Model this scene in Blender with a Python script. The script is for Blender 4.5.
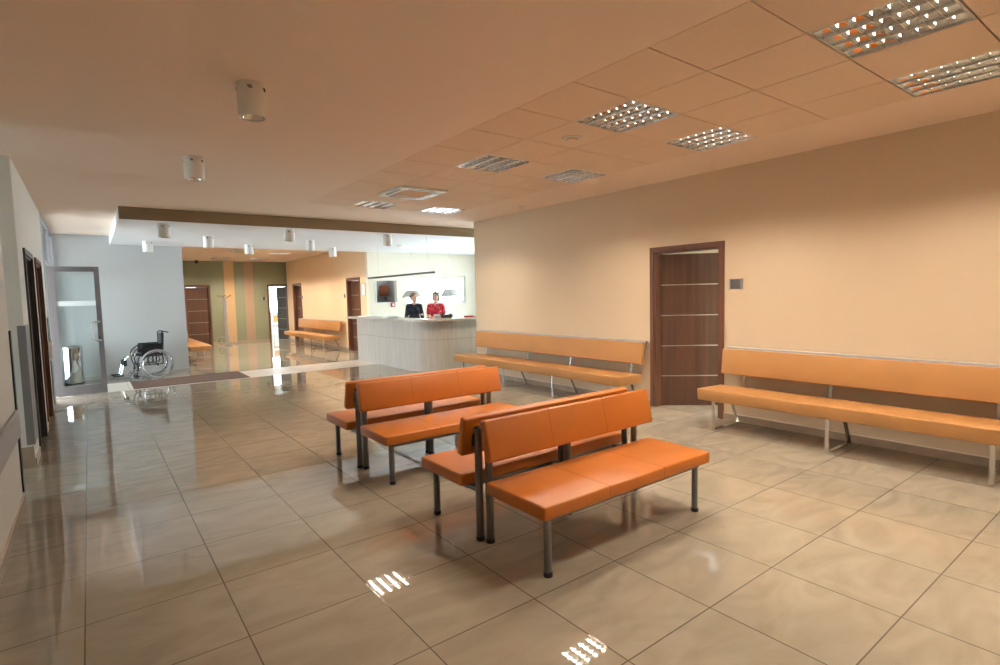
import bpy, bmesh, math, random
from mathutils import Vector, Matrix
random.seed(7)
PI = math.pi
sc = bpy.context.scene
C = sc.collection
for o in list(bpy.data.objects):
    bpy.data.objects.remove(o)

# ------------------------------------------------------------------ camera, sky, exposure
FPX = 542.6
YAW, PITCH, ROLL = 0.64673, 0.071012, -0.024156
fw = Vector((math.sin(YAW)*math.cos(PITCH), math.cos(YAW)*math.cos(PITCH), -math.sin(PITCH)))
rt = Vector((math.cos(YAW), -math.sin(YAW), 0)); up = rt.cross(fw)
r2 = rt*math.cos(ROLL) + up*math.sin(ROLL); u2 = r2.cross(fw)
cd = bpy.data.cameras.new('camera'); cam = bpy.data.objects.new('camera', cd); C.objects.link(cam)
M = Matrix((r2, u2, -fw)).transposed().to_4x4(); M.translation = Vector((0, 0, 1.55))
cam.matrix_world = M
cd.sensor_width = 36; cd.lens = FPX/1000*36; cd.clip_start = 0.05; cd.clip_end = 200
sc.camera = cam

w = bpy.data.worlds.new('sky'); sc.world = w; w.use_nodes = True
bg = w.node_tree.nodes['Background']
bg.inputs[0].default_value = (0.84, 0.92, 1.0, 1); bg.inputs[1].default_value = 14.5

vs = sc.view_settings
sc.display_settings.display_device = 'sRGB'
vs.view_transform = 'Standard'; vs.look = 'None'; vs.gamma = 1.0; vs.use_curve_mapping = False
vs.exposure = 0.30
TUBE = 175.0          # strength of the fluorescent tubes
HC = 2.93            # ceiling height
WX = 5.95            # right wall
LX = -0.5            # left wall
YB = 13.75           # end of the hall
CX = 6.0             # corridor right wall
YE = 21.2            # corridor end wall

# ------------------------------------------------------------------ materials
def mat(name, col, rough=0.5, metal=0.0, spec=0.5, bump=0, bscale=200, noise=0, nscale=5, emit=None, coat=0, col2=None):
    m = bpy.data.materials.new(name); m.use_nodes = True
    nt = m.node_tree; b = nt.nodes['Principled BSDF']
    b.inputs['Base Color'].default_value = (*col, 1)
    b.inputs['Roughness'].default_value = rough; b.inputs['Metallic'].default_value = metal
    b.inputs['Specular IOR Level'].default_value = spec
    b.inputs['Coat Weight'].default_value = coat
    if emit:
        b.inputs['Emission Color'].default_value = (*emit[0], 1); b.inputs['Emission Strength'].default_value = emit[1]
    tc = nt.nodes.new('ShaderNodeTexCoord')
    if noise or col2:
        n = nt.nodes.new('ShaderNodeTexNoise'); n.inputs['Scale'].default_value = nscale; n.inputs['Detail'].default_value = 4
        nt.links.new(tc.outputs['Object'], n.inputs['Vector'])
        mx = nt.nodes.new('ShaderNodeMix'); mx.data_type = 'RGBA'
        c2 = col2 or tuple(c*(1-noise) for c in col)
        mx.inputs[6].default_value = (*col, 1); mx.inputs[7].default_value = (*c2, 1)
        rp = nt.nodes.new('ShaderNodeMapRange'); rp.inputs[1].default_value = .35; rp.inputs[2].default_value = .65
        nt.links.new(n.outputs[0], rp.inputs[0]); nt.links.new(rp.outputs[0], mx.inputs[0])
        nt.links.new(mx.outputs[2], b.inputs['Base Color'])
    if bump:
        n2 = nt.nodes.new('ShaderNodeTexNoise'); n2.inputs['Scale'].default_value = bscale; n2.inputs['Detail'].default_value = 3
        nt.links.new(tc.outputs['Object'], n2.inputs['Vector'])
        bp = nt.nodes.new('ShaderNodeBump'); bp.inputs['Strength'].default_value = bump; bp.inputs['Distance'].default_value = .003
        nt.links.new(n2.outputs[0], bp.inputs['Height']); nt.links.new(bp.outputs[0], b.inputs['Normal'])
    return m

def mth(nt, op, a, b=None, c=None):
    n = nt.nodes.new('ShaderNodeMath'); n.operation = op
    for i, v in enumerate((a, b, c)):
        if v is None: continue
        if isinstance(v, (int, float)): n.inputs[i].default_value = v
        else: nt.links.new(v, n.inputs[i])
    return n.outputs[0]
def mixc(nt, f, a, b):
    mx = nt.nodes.new('ShaderNodeMix'); mx.data_type = 'RGBA'
    if isinstance(f, (int, float)): mx.inputs[0].default_value = f
    else: nt.links.new(f, mx.inputs[0])
    for i, v in ((6, a), (7, b)):
        if isinstance(v, tuple): mx.inputs[i].default_value = (*v, 1)
        else: nt.links.new(v, mx.inputs[i])
    return mx.outputs[2]
def between(nt, x, a, b):
    return mth(nt, 'MULTIPLY', mth(nt, 'GREATER_THAN', x, a), mth(nt, 'LESS_THAN', x, b))

def floor_material():
    m = bpy.data.materials.new('polished_stone_tile'); m.use_nodes = True
    nt = m.node_tree; b = nt.nodes['Principled BSDF']
    tc = nt.nodes.new('ShaderNodeTexCoord'); sp = nt.nodes.new('ShaderNodeSeparateXYZ')
    nt.links.new(tc.outputs['Object'], sp.inputs[0])
    gx, gy = .6079, .6023
    u = mth(nt, 'DIVIDE', mth(nt, 'ADD', sp.outputs[0], .1091+gx*20), gx)
    v = mth(nt, 'DIVIDE', mth(nt, 'ADD', sp.outputs[1], -3.2386+gy*20), gy)
    fu = mth(nt, 'FRACT', u); fv = mth(nt, 'FRACT', v)
    du = mth(nt, 'MINIMUM', fu, mth(nt, 'SUBTRACT', 1.0, fu)); dv = mth(nt, 'MINIMUM', fv, mth(nt, 'SUBTRACT', 1.0, fv))
    gl = mth(nt, 'LESS_THAN', mth(nt, 'MINIMUM', du, dv), .0055)
    # veins, turned a little from tile to tile
    cu = mth(nt, 'FLOOR', u); cv = mth(nt, 'FLOOR', v)
    cb = nt.nodes.new('ShaderNodeCombineXYZ'); nt.links.new(cu, cb.inputs[0]); nt.links.new(cv, cb.inputs[1])
    wn = nt.nodes.new('ShaderNodeTexWhiteNoise'); wn.noise_dimensions = '3D'; nt.links.new(cb.outputs[0], wn.inputs['Vector'])
    off = nt.nodes.new('ShaderNodeVectorMath'); off.operation = 'MULTIPLY_ADD'
    nt.links.new(wn.outputs['Color'], off.inputs[0]); off.inputs[1].default_value = (9, 9, 9)
    nt.links.new(tc.outputs['Object'], off.inputs[2])
    mp = nt.nodes.new('ShaderNodeMapping'); mp.inputs['Rotation'].default_value = (0, 0, .45); mp.inputs['Scale'].default_value = (1.0, 2.3, 1)
    nt.links.new(off.outputs[0], mp.inputs[0])
    n = nt.nodes.new('ShaderNodeTexNoise'); n.inputs['Scale'].default_value = 1.5; n.inputs['Detail'].default_value = 6; n.inputs['Distortion'].default_value = 2.2
    nt.links.new(mp.outputs[0], n.inputs['Vector'])
    mr = nt.nodes.new('ShaderNodeMapRange'); mr.inputs[1].default_value = .32; mr.inputs[2].default_value = .68
    nt.links.new(n.outputs[0], mr.inputs[0])
    base = mixc(nt, mr.outputs[0], FLOOR_A, FLOOR_B)
    band = between(nt, sp.outputs[1], 11.6, 12.85)
    base = mixc(nt, band, base, (.62, .57, .50))
    base = mixc(nt, mth(nt, 'MULTIPLY', gl, .72), base, (.045, .035, .025))
    nt.links.new(base, b.inputs['Base Color'])
    rg = mth(nt, 'ADD', mth(nt, 'MULTIPLY', band, .33), mth(nt, 'ADD', .018, mth(nt, 'MULTIPLY', gl, .08)))
    nt.links.new(rg, b.inputs['Roughness'])
    b.inputs['IOR'].default_value = 1.55
    b.inputs['Specular IOR Level'].default_value = .75
    return m
FLOOR_A = (.385, .340, .265); FLOOR_B = (.305, .268, .205)

def wood_material(name, c1, c2, vertical=True, scale=1.0):
    m = bpy.data.materials.new(name); m.use_nodes = True
    nt = m.node_tree; b = nt.nodes['Principled BSDF']
    tc = nt.nodes.new('ShaderNodeTexCoord'); mp = nt.nodes.new('ShaderNodeMapping')
    mp.inputs['Scale'].default_value = (14*scale, 14*scale, .5)
    nt.links.new(tc.outputs['Object'], mp.inputs[0])
    n = nt.nodes.new('ShaderNodeTexNoise'); n.inputs['Scale'].default_value = 1.3; n.inputs['Detail'].default_value = 5
    nt.links.new(mp.outputs[0], n.inputs['Vector'])
    mr = nt.nodes.new('ShaderNodeMapRange'); mr.inputs[1].default_value = .3; mr.inputs[2].default_value = .7
    nt.links.new(n.outputs[0], mr.inputs[0])
    nt.links.new(mixc(nt, mr.outputs[0], c1, c2), b.inputs['Base Color'])
    b.inputs['Roughness'].default_value = .38
    return m

def stripes_material():
    m = bpy.data.materials.new('striped_wall_paint'); m.use_nodes = True
    nt = m.node_tree; b = nt.nodes['Principled BSDF']
    tc = nt.nodes.new('ShaderNodeTexCoord'); sp = nt.nodes.new('ShaderNodeSeparateXYZ')
    nt.links.new(tc.outputs['Object'], sp.inputs[0])
    c = mixc(nt, between(nt, sp.outputs[0], 3.863, 4.186), (.25, .27, .175), (.62, .42, .22))
    c = mixc(nt, between(nt, sp.outputs[0], 4.516, 4.819), c, (.42, .29, .20))
    nt.links.new(c, b.inputs['Base Color']); b.inputs['Roughness'].default_value = .6
    return m

def glass_material(name, tint=(1, 1, 1), refl=.06):
    m = bpy.data.materials.new(name); m.use_nodes = True
    nt = m.node_tree; nt.nodes.remove(nt.nodes['Principled BSDF'])
    out = nt.nodes['Material Output']
    t = nt.nodes.new('ShaderNodeBsdfTransparent'); t.inputs[0].default_value = (*tint, 1)
    g = nt.nodes.new('ShaderNodeBsdfGlossy'); g.inputs['Roughness'].default_value = .02
    lw = nt.nodes.new('ShaderNodeFresnel'); lw.inputs[0].default_value = 1.45
    mx = nt.nodes.new('ShaderNodeMixShader')
    nt.links.new(lw.outputs[0], mx.inputs[0]); nt.links.new(t.outputs[0], mx.inputs[1]); nt.links.new(g.outputs[0], mx.inputs[2])
    nt.links.new(mx.outputs[0], out.inputs[0])
    return m

def laminate_material():
    m = bpy.data.materials.new('pale_striated_laminate'); m.use_nodes = True
    nt = m.node_tree; b = nt.nodes['Principled BSDF']
    tc = nt.nodes.new('ShaderNodeTexCoord'); sp = nt.nodes.new('ShaderNodeSeparateXYZ')
    nt.links.new(tc.outputs['Object'], sp.inputs[0])
    mp = nt.nodes.new('ShaderNodeMapping'); mp.inputs['Scale'].default_value = (9, 9, .7)
    nt.links.new(tc.outputs['Object'], mp.inputs[0])
    n = nt.nodes.new('ShaderNodeTexNoise'); n.inputs['Scale'].default_value = 2; n.inputs['Detail'].default_value = 6; n.inputs['Distortion'].default_value = .6
    nt.links.new(mp.outputs[0], n.inputs['Vector'])
    mr = nt.nodes.new('ShaderNodeMapRange'); mr.inputs[1].default_value = .3; mr.inputs[2].default_value = .7
    nt.links.new(n.outputs[0], mr.inputs[0])
    c = mixc(nt, mr.outputs[0], (.56, .53, .49), (.47, .44, .40))
    seam = between(nt, sp.outputs[2], .645, .655)
    fy = mth(nt, 'FRACT', mth(nt, 'DIVIDE', sp.outputs[1], .62))
    seam2 = mth(nt, 'LESS_THAN', fy, .012)
    c = mixc(nt, mth(nt, 'MULTIPLY', mth(nt, 'MAXIMUM', seam, seam2), .6), c, (.2, .18, .16))
    nt.links.new(c, b.inputs['Base Color']); b.inputs['Roughness'].default_value = .5
    return m

MT = dict(
    floor=floor_material(),
    plaster=mat('ceiling_paint', (.84, .665, .54), .75, bump=.15, bscale=90),
    tile=mat('mineral_ceiling_tile', (.80, .61, .465), .85, bump=.5, bscale=260, noise=.06, nscale=120),
    grid=mat('ceiling_grid_metal', (.24, .17, .12), .5),
    beige=mat('peach_wall_paint', (.66, .52, .36), .62, bump=.2, bscale=120),
    white=mat('white_wall_paint', (.72, .72, .67), .6, bump=.15, bscale=120),
    cream=mat('cream_wall_paint', (.82, .76, .62), .6),
    grey=mat('pale_grey_wall_paint', (.46, .47, .465), .6, bump=.15, bscale=120),
    soffit=mat('soffit_white_paint', (.86, .87, .90), .7),
    brown=mat('olive_brown_paint', (.30, .235, .155), .6),
    stripes=stripes_material(),
    skirt=mat('stone_skirting', (.42, .33, .24), .35, noise=.2, nscale=8),
    signplate=mat('dark_sign_plate', (.075, .07, .07), .5),
    greyskirt=mat('grey_skirting', (.40, .39, .37), .4),
    facade=mat('facade_aluminium', (.40, .41, .44), .4, .3),
    skirt_top=mat('skirting_edge', (.62, .54, .45), .35),
    walnut=wood_material('walnut_veneer', (.125, .055, .032), (.060, .030, .020)),
    walnut_frame=wood_material('walnut_frame', (.155, .065, .035), (.105, .043, .024)),
    dark_leaf=wood_material('dark_grey_leaf', (.075, .065, .062), (.05, .045, .045)),
    alu=mat('brushed_aluminium', (.55, .55, .56), .32, 1.0),
    alu_frame=mat('grey_aluminium_frame', (.15, .145, .15), .4, .5),
    chrome=mat('chrome', (.72, .72, .73), .12, 1.0),
    mirror=mat('louvre_mirror', (.85, .85, .87), .05, 1.0),
    steel=mat('grey_oval_steel', (.17, .17, .175), .32, .8),
    black=mat('black_plastic', (.015, .015, .017), .35),
    blackfab=mat('black_nylon', (.012, .012, .016), .6, bump=.3, bscale=300),
    orange=mat('orange_leatherette', (.50, .145, .013), .42, bump=.25, bscale=240, noise=.08, nscale=3),
    tan=mat('tan_leatherette', (.44, .215, .070), .5, bump=.25, bscale=240, noise=.06, nscale=3),
    seam=mat('seam_thread', (.28, .08, .015), .7),
    tube=mat('lit_tube', (1, 1, 1), .5, emit=((1.0, .86, .70), TUBE)),
    brighttube=mat('bright_lit_tube', (1, 1, 1), .5, emit=((1.0, .86, .70), TUBE*2.4)),
    corridor=mat('peach_paint_lit_copy', (.80, .60, .39), .6, bump=.2, bscale=120),  # peach wall paint lightened in colour to stand in for brighter corridor light
    niche_fill=mat('niche_fill_glow', (1, 1, 1), .5, emit=((1.0, .95, .88), 22.0)),
    lampwhite=mat('white_lacquered_metal', (.80, .78, .74), .4),
    lens=mat('spotlight_reflector', (.75, .72, .68), .12, 1.0),
    glass=glass_material('clear_glass', (.93, .97, .97)),
    frost=mat('frosted_band', (.50, .56, .57), .6),
    laminate=laminate_material(),
    stone=mat('countertop', (.62, .57, .50), .25, noise=.15, nscale=20),
    mat=mat('brown_entrance_mat', (.115, .062, .042), .95, bump=1.0, bscale=400, noise=.25, nscale=60),
    tyre=mat('grey_rubber', (.32, .32, .33), .6),
    skin=mat('skin', (.62, .36, .25), .5),
    skin2=mat('skin_light', (.66, .40, .29), .5),
    hair1=mat('light_brown_hair', (.22, .12, .06), .5, bump=.6, bscale=150),
    hair2=mat('dark_blond_hair', (.16, .09, .05), .5, bump=.6, bscale=150),
    navy=mat('black_knit', (.012, .014, .022), .8),
    red=mat('red_print_fabric', (.62, .02, .035), .75),
    trousers=mat('dark_trousers', (.03, .03, .04), .8),
    eye=mat('eye', (.05, .03, .02), .2), lip=mat('lip', (.45, .12, .10), .5),
    paper=mat('paper', (.85, .86, .90), .6),
    redbox=mat('red_plastic', (.5, .02, .03), .4),
    shade=mat('grey_lamp_shade', (.48, .48, .46), .6),
    leather=mat('brown_leather', (.30, .09, .035), .5),
    bluegrey=mat('grey_cabinet', (.55, .57, .60), .5),
    green=mat('leaf_green', (.16, .36, .06), .5),
    pale=mat('outdoor_paving', (.5, .5, .5), .9, noise=.2, nscale=3),
    brasswood=mat('amber_wood', (.45, .22, .05), .5),
    guard=mat('grey_corner_guard', (.22, .22, .225), .4, .3),
    railmat=mat('grey_vinyl_bumper', (.40, .39, .41), .45),
)

# ------------------------------------------------------------------ helpers
def nb(): return bmesh.new()
def box(bm, x0, x1, y0, y1, z0, z1):
    vs_ = [bm.verts.new((x, y, z)) for x in (x0, x1) for y in (y0, y1) for z in (z0, z1)]
    for f in ((0, 1, 3, 2), (4, 6, 7, 5), (0, 4, 5, 1), (2, 3, 7, 6), (0, 2, 6, 4), (1, 5, 7, 3)):
        bm.faces.new([vs_[i] for i in f])
def rbox(bm, x0, x1, y0, y1, z0, z1, r=.01, seg=2, mtx=None):
    t = nb(); box(t, x0, x1, y0, y1, z0, z1)
    bmesh.ops.recalc_face_normals(t, faces=t.faces)
    bmesh.ops.bevel(t, geom=list(t.edges), offset=r, segments=seg, profile=.5, affect='EDGES')
    if mtx: bmesh.ops.transform(t, matrix=mtx, verts=t.verts)
    merge(bm, t)
def merge(bm, t):
    me = bpy.data.meshes.new('tmp'); t.to_mesh(me); t.free(); bm.from_mesh(me); bpy.data.meshes.remove(me)
def frame_of(d):
    d = d.normalized(); a = Vector((0, 0, 1)) if abs(d.z) < .9 else Vector((1, 0, 0))
    x = d.cross(a).normalized(); y = d.cross(x); return x, y
def tube(bm, pts, r, n=8, closed=False, sx=1.0, cap=True):
    """sweep a ring of radius r (number or list) along pts"""
    pts = [Vector(p) for p in pts]; N = len(pts); rings = []
    ref = None
    for i, p in enumerate(pts):
        if closed: d = pts[(i+1) % N]-pts[i-1]
        else: d = pts[min(i+1, N-1)]-pts[max(i-1, 0)]
        d.normalize()
        if ref is None: x, y = frame_of(d)
        else:
            x = (ref - d*ref.dot(d)).normalized(); y = d.cross(x)
        ref = x
        rr = r[i] if isinstance(r, (list, tuple)) else r
        rings.append([bm.verts.new(p + x*math.cos(2*PI*k/n)*rr*sx + y*math.sin(2*PI*k/n)*rr) for k in range(n)])
    for i in range(N if closed else N-1):
        a, b = rings[i], rings[(i+1) % N]
        for k in range(n):
            bm.faces.new((a[k], a[(k+1) % n], b[(k+1) % n], b[k]))
    if cap and not closed:
        bm.faces.new(rings[0][::-1]); bm.faces.new(rings[-1])
def ring(bm, c, R, r, axis='y', n=40, m=6, tilt=0):
    pts = []
    for k in range(n):
        a = 2*PI*k/n; ca, sa = R*math.cos(a), R*math.sin(a)
        pts.append({'y': (c[0]+ca, c[1]+sa*math.sin(tilt), c[2]+sa*math.cos(tilt)), 'z': (c[0]+ca, c[1]+sa, c[2]), 'x': (c[0], c[1]+ca, c[2]+sa)}[axis])
    tube(bm, pts, r, m, closed=True)
def lathe(bm, prof, c=(0, 0, 0), n=24, open_start=False):
    rings = []
    for r, z in prof:
        rings.append([bm.verts.new((c[0]+r*math.cos(2*PI*k/n), c[1]+r*math.sin(2*PI*k/n), c[2]+z)) for k in range(n)])
    for a, b in zip(rings, rings[1:]):
        for k in range(n): bm.faces.new((a[k], a[(k+1) % n], b[(k+1) % n], b[k]))
    if not open_start: bm.faces.new(rings[0][::-1])
    bm.faces.new(rings[-1])
def prism(bm, poly, z0, z1):
    a = [bm.verts.new((x, y, z0)) for x, y in poly]; b = [bm.verts.new((x, y, z1)) for x, y in poly]
    bm.faces.new(a[::-1]); bm.faces.new(b)
    for i in range(len(poly)):
        j = (i+1) % len(poly); bm.faces.new((a[i], a[j], b[j], b[i]))
def ell(bm, c, r, mtx=None, u=16, v=10):
    t = nb(); bmesh.ops.create_uvsphere(t, u_segments=u, v_segments=v, radius=1)
    bmesh.ops.transform(t, matrix=Matrix.Translation(c) @ (mtx or Matrix()) @ Matrix.Diagonal((*r, 1)), verts=t.verts)
    merge(bm, t)
def cap(bm, a, b, ra, rb):
    ell(bm, a, (ra,)*3, u=12, v=8); ell(bm, b, (rb,)*3, u=12, v=8)
    tube(bm, [a, b], [ra, rb], 12)
def obj(name, bm, m=None, parent=None, smooth=False, loc=None, **kw):
    bmesh.ops.recalc_face_normals(bm, faces=bm.faces)
    me = bpy.data.meshes.new(name); bm.to_mesh(me); bm.free()
    if m is not None:
        for x in (m if isinstance(m, list) else [m]): me.materials.append(x)
    if smooth:
        for p in me.polygons: p.use_smooth = True
        try: me.set_sharp_from_angle(angle=math.radians(40))
        except Exception: pass
    o = bpy.data.objects.new(name, me); C.objects.link(o)
    if parent: o.parent = parent
    if loc: o.location = loc
    for k, v in kw.items(): o[k] = v
    return o
def thing(name, label, cat, loc=(0, 0, 0), rz=0, group=None):
    o = bpy.data.objects.new(name, None); C.objects.link(o); o.empty_display_size = .1
    o.location = loc; o.rotation_euler = (0, 0, rz); o['label'] = label; o['category'] = cat
    if group: o['group'] = group
    return o
def struct(name, bm, m, label=None, cat=None, **kw):
    o = obj(name, bm, m, kind='structure', **kw)
    if label: o['label'] = label
    o['category'] = cat or name.split('_')[0]
    return o
def tag(o, label, cat, group=None):
    o['label'] = label; o['category'] = cat
    if group: o['group'] = group
    return o
def dup(o, parent=None):
    c = o.copy(); C.objects.link(c)
    if parent: c.parent = parent
    for ch in list(o.children): dup(ch, c)
    return c

# ------------------------------------------------------------------ structure: floor
bm = nb(); box(bm, -4.0, 10.4, -4.0, 25.2, -.15, 0)
struct('floor', bm, MT['floor'], 'polished beige tiled floor with thin dark joints', 'floor')
bm = nb(); box(bm, -22, -4.0, -5, 28, -.2, -.05); box(bm, -4, 20, 25.4, 45, -.2, -.05)
struct('ground', bm, MT['pale'], 'pale paving outside the building', 'ground')

# ------------------------------------------------------------------ walls
def wall_x(x0, x1, y0, y1, openings, z1=3.05, bm=None):
    """wall running along y; openings = (ya, yb, zb, zt)"""
    bm = bm or nb(); y = y0
    for a, b, zb, zt in sorted(openings):
        if a > y: box(bm, x0, x1, y, a, 0, z1)
        if zb > 0: box(bm, x0, x1, a, b, 0, zb)
        if zt < z1: box(bm, x0, x1, a, b, zt, z1)
        y = b
    if y < y1: box(bm, x0, x1, y, y1, 0, z1)
    return bm
def wall_y(y0, y1, x0, x1, openings, z1=3.05, bm=None):
    bm = bm or nb(); x = x0
    for a, b, zb, zt in sorted(openings):
        if a > x: box(bm, x, a, y0, y1, 0, z1)
        if zb > 0: box(bm, a, b, y0, y1, 0, zb)
        if zt < z1: box(bm, a, b, y0, y1, zt, z1)
        x = b
    if x < x1: box(bm, x, x1, y0, y1, 0, z1)
    return bm

struct('wall_right', wall_x(WX, WX+.15, -4, 8.63, [(3.55, 4.49, 0, 2.05)]), MT['beige'], 'long peach painted wall behind the tan benches', 'wall')
struct('wall_back', wall_y(-4.15, -4, LX-.2, 6.1, []), MT['beige'], 'peach wall closing the hall behind the viewer', 'wall')
struct('wall_left', wall_x(LX-.2, LX, -4, 5.6, []), MT['white'], 'white wall with grey bumper rail beside the side passage', 'wall')
struct('wall_left_far', wall_x(LX-.2, LX, 6.8, 10.6, [(7.4, 8.3, 0, 2.08), (8.85, 9.75, 0, 2.08)]), MT['white'], 'white wall with two dark doors before the glass entrance', 'wall')
bm = wall_y(5.4, 5.6, -4, LX-.2, []); wall_y(6.8, 7.0, -4, LX-.2, [], bm=bm); wall_x(-4.15, -4.0, 5.4, 7.0, [(5.7, 6.5, .2, 2.6)], bm=bm)
struct('wall_passage', bm, MT['white'], 'white walls of the side passage opening on the left', 'wall')
bm = nb(); box(bm, LX-.2, 1.70, YB, YB+.2, 0, 3.05); box(bm, 1.5, 1.70, YB+.2, YE, 0, 3.05)
struct('wall_wheelchair', bm, MT['grey'], 'pale grey wall behind the wheelchair', 'wall')
struct('wall_corridor_end', wall_y(YE, YE+.15, 1.5, 6.75, [(2.66, 3.35, 0, 2.05), (5.34, 6.02, 0, 2.05)]), MT['stripes'], 'green end wall with one amber and one brown stripe', 'wall')
struct('wall_corridor_right', wall_x(CX, CX+.15, YB+.15, YE, [(14.35, 15.22, 0, 2.05), (19.52, 20.4, 0, 2.05)]), MT['corridor'], 'peach corridor wall behind the far tan bench', 'wall')
# reception back wall with hatch and window
struct('wall_reception', wall_y(YB, YB+.15, CX, 10.0, [(6.23, 6.83, 1.395, 1.985), (7.08, 9.13, 1.32, 2.10)]), MT['cream'], 'cream reception wall with a hatch and a wide bright window', 'wall')
bm = wall_x(10.0, 10.15, 8.63, YB+.15, [(9.2, 13.2, .3, 2.6)]); wall_y(8.48, 8.63, WX+.15, 10.0, [], bm=bm)
struct('wall_reception_side', bm, MT['cream'], 'cream side walls of the reception bay', 'wall')
# room behind the ajar door
bm = wall_x(9.0, 9.15, 1.5, 6.5, [(2.4, 5.4, .9, 2.3)]); wall_y(1.35, 1.5, WX+.15, 9.15, [], bm=bm); wall_y(6.5, 6.65, WX+.15, 9.15, [], bm=bm)
struct('wall_side_room', bm, MT['cream'], 'cream walls of the room behind the ajar door', 'wall')
# room behind the open far door
bm = wall_y(25.0, 25.15, 3.0, 9.0, [(5.3, 7.6, .95, 2.3)]); wall_x(3.0, 3.15, YE+.15, 25, [], bm=bm); wall_x(8.85, 9.0, YE+.15, 25, [], bm=bm)
struct('wall_far_room', bm, MT['white'], 'white walls of the sunlit room beyond the open door', 'wall')
# niche behind the hatch: a small back office
bm = nb(); box(bm, 6.16, 7.07, 14.75, 14.8, .9, 2.3); box(bm, 7.02, 7.07, YB+.15, 14.75, .9, 2.3)
box(bm, 6.16, 7.07, YB+.15, 14.8, 2.3, 2.35); box(bm, 6.16, 7.07, YB+.15, 14.8, .85, .9); box(bm, 6.16, 6.2, YB+.15, 14.75, .9, 2.3)
struct('wall_hatch_niche', bm, MT['bluegrey'], 'grey lined niche seen through the reception hatch', 'wall')

# ------------------------------------------------------------------ ceilings
TX0, TP, TQ = 2.632, .5925, .6
TY0 = 1.42 - .6*8
def tiled_ceiling(name, x0, nx, y0, ny, holes, label, px=TP, py=TQ):
    bm = nb()
    for i in range(nx):
        for j in range(ny):
            if (i, j) in holes: continue
            a, b = x0+i*px, y0+j*py
            box(bm, a+.0045, a+px-.0045, b+.0045, b+py-.0045, HC, HC+.015)
    struct(name, bm, MT['tile'], label, 'ceiling')
    g = nb()
    for i in range(nx+1): 
        box(g, x0+i*px-.012, x0+i*px+.012, y0, y0+ny*py, HC+.0155, HC+.03)
    for j in range(ny+1):
        for i in range(nx): box(g, x0+i*px+.0125, x0+(i+1)*px-.0125, y0+j*py-.012, y0+j*py+.012, HC+.0155, HC+.03)
    struct('ceiling_grid' if name == 'ceiling_tiles' else 'ceiling_corridor_grid', g, MT['grid'], 'metal bars carrying the ceiling tiles', 'ceiling')
lamp_cells = [(1, 0), (3, 0), (1, 3), (3, 3), (1, 7), (3, 7), (1, 10), (3, 10), (1, 13), (3, 13), (1, 18), (3, 18), (1, 16)]
tiled_ceiling('ceiling_tiles', TX0, 4, TY0, 19, set(lamp_cells), 'field of square mineral ceiling tiles with louvre lamps')
TX1, TY1 = TX0+4*TP, TY0+19*TQ
bm = nb()
box(bm, -4, TX0, -4, 13.75, HC, HC+.3); box(bm, TX1, 6.1, -4, 13.75, HC, HC+.3)
box(bm, TX0, TX1, -4, TY0, HC, HC+.3); box(bm, TX0, TX1, TY1, 13.75, HC, HC+.3); box(bm, TX0, TX1, TY0, TY1, HC+.18, HC+.3)
box(bm, 6.1, 10.15, 8.48, 13.9, HC, HC+.3)
struct('ceiling', bm, MT['plaster'], 'smooth plastered ceiling of the hall', 'ceiling')
bm = nb(); box(bm, WX+.15, 9.15, 1.35, 6.65, 2.6, 2.75); box(bm, 3.0, 9.0, YE+.15, 25.15, 2.7, 2.85)
struct('ceiling_rooms', bm, MT['soffit'], 'white ceilings of the side rooms', 'ceiling')
# corridor ceiling
CXN = [(2, 9), (4, 9), (4, 5), (2, 4), (2, 1), (4, 1)]
CX0, CY0 = TX0+TP-2*TP, YB+.2
bm = nb(); box(bm, 1.5, 6.15, YB, YE+.15, HC+.18, HC+.3)
box(bm, 1.7, CX0, YB, YE, HC, HC+.179); box(bm, CX0+6*TP, CX, YB, YE, HC, HC+.179); box(bm, CX0, CX0+6*TP, YB, CY0, HC, HC+.179); box(bm, CX0, CX0+6*TP, CY0+7.2, YE, HC, HC+.179)
struct('ceiling_corridor', bm, MT['plaster'], 'plaster edges around the corridor ceiling tiles', 'ceiling')
tiled_ceiling('ceiling_corridor_tiles', CX0, 6, CY0, 12, set(CXN), 'peach tiled ceiling of the far corridor')
# dropped soffit
bm = nb(); box(bm, .42, 10.0, 9.512, YB, 2.75, HC)
so = struct('ceiling_soffit', bm, [MT['soffit'], MT['brown']], 'dropped white soffit with an olive brown front edge', 'ceiling')
for p in so.data.polygons:
    if p.normal.y < -.9: p.material_index = 1
for p in so.data.polygons:
    p.use_smooth = False

# ------------------------------------------------------------------ skirting
def skirt(name, segs, m='skirt'):
    bm = nb(); tb = nb()
    for x0, x1, y0, y1 in segs:
        box(bm, x0, x1, y0, y1, 0, .075)
        box(tb, x0, x1, y0, y1, .075, .083)
    o = struct(name, bm, MT[m], 'stone skirting along the foot of the wall', 'baseboard')
    obj('skirting_cap', tb, MT['skirt_top'], o)
skirt('baseboard_right', [(WX-.012, WX, -4, 3.5), (WX-.012, WX, 4.54, 8.63)])
skirt('baseboard_left', [(LX, LX+.012, -4, 5.6), (LX, LX+.012, 6.8, 7.35), (LX, LX+.012, 8.36, 8.8), (LX, LX+.012, 9.8, 10.6)])
skirt('baseboard_wheelchair', [(LX+.1, 1.70, YB-.012, YB)], 'greyskirt')
skirt('baseboard_corridor_right', [(CX-.012, CX, 15.3, 19.46), (CX-.012, CX, 20.46, YE)])
skirt('baseboard_corridor_end', [(3.42, 5.28, YE-.012, YE), (1.72, 2.6, YE-.012, YE)])
skirt('baseboard_corridor_left', [(1.70, 1.712, YB, YE)])

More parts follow.
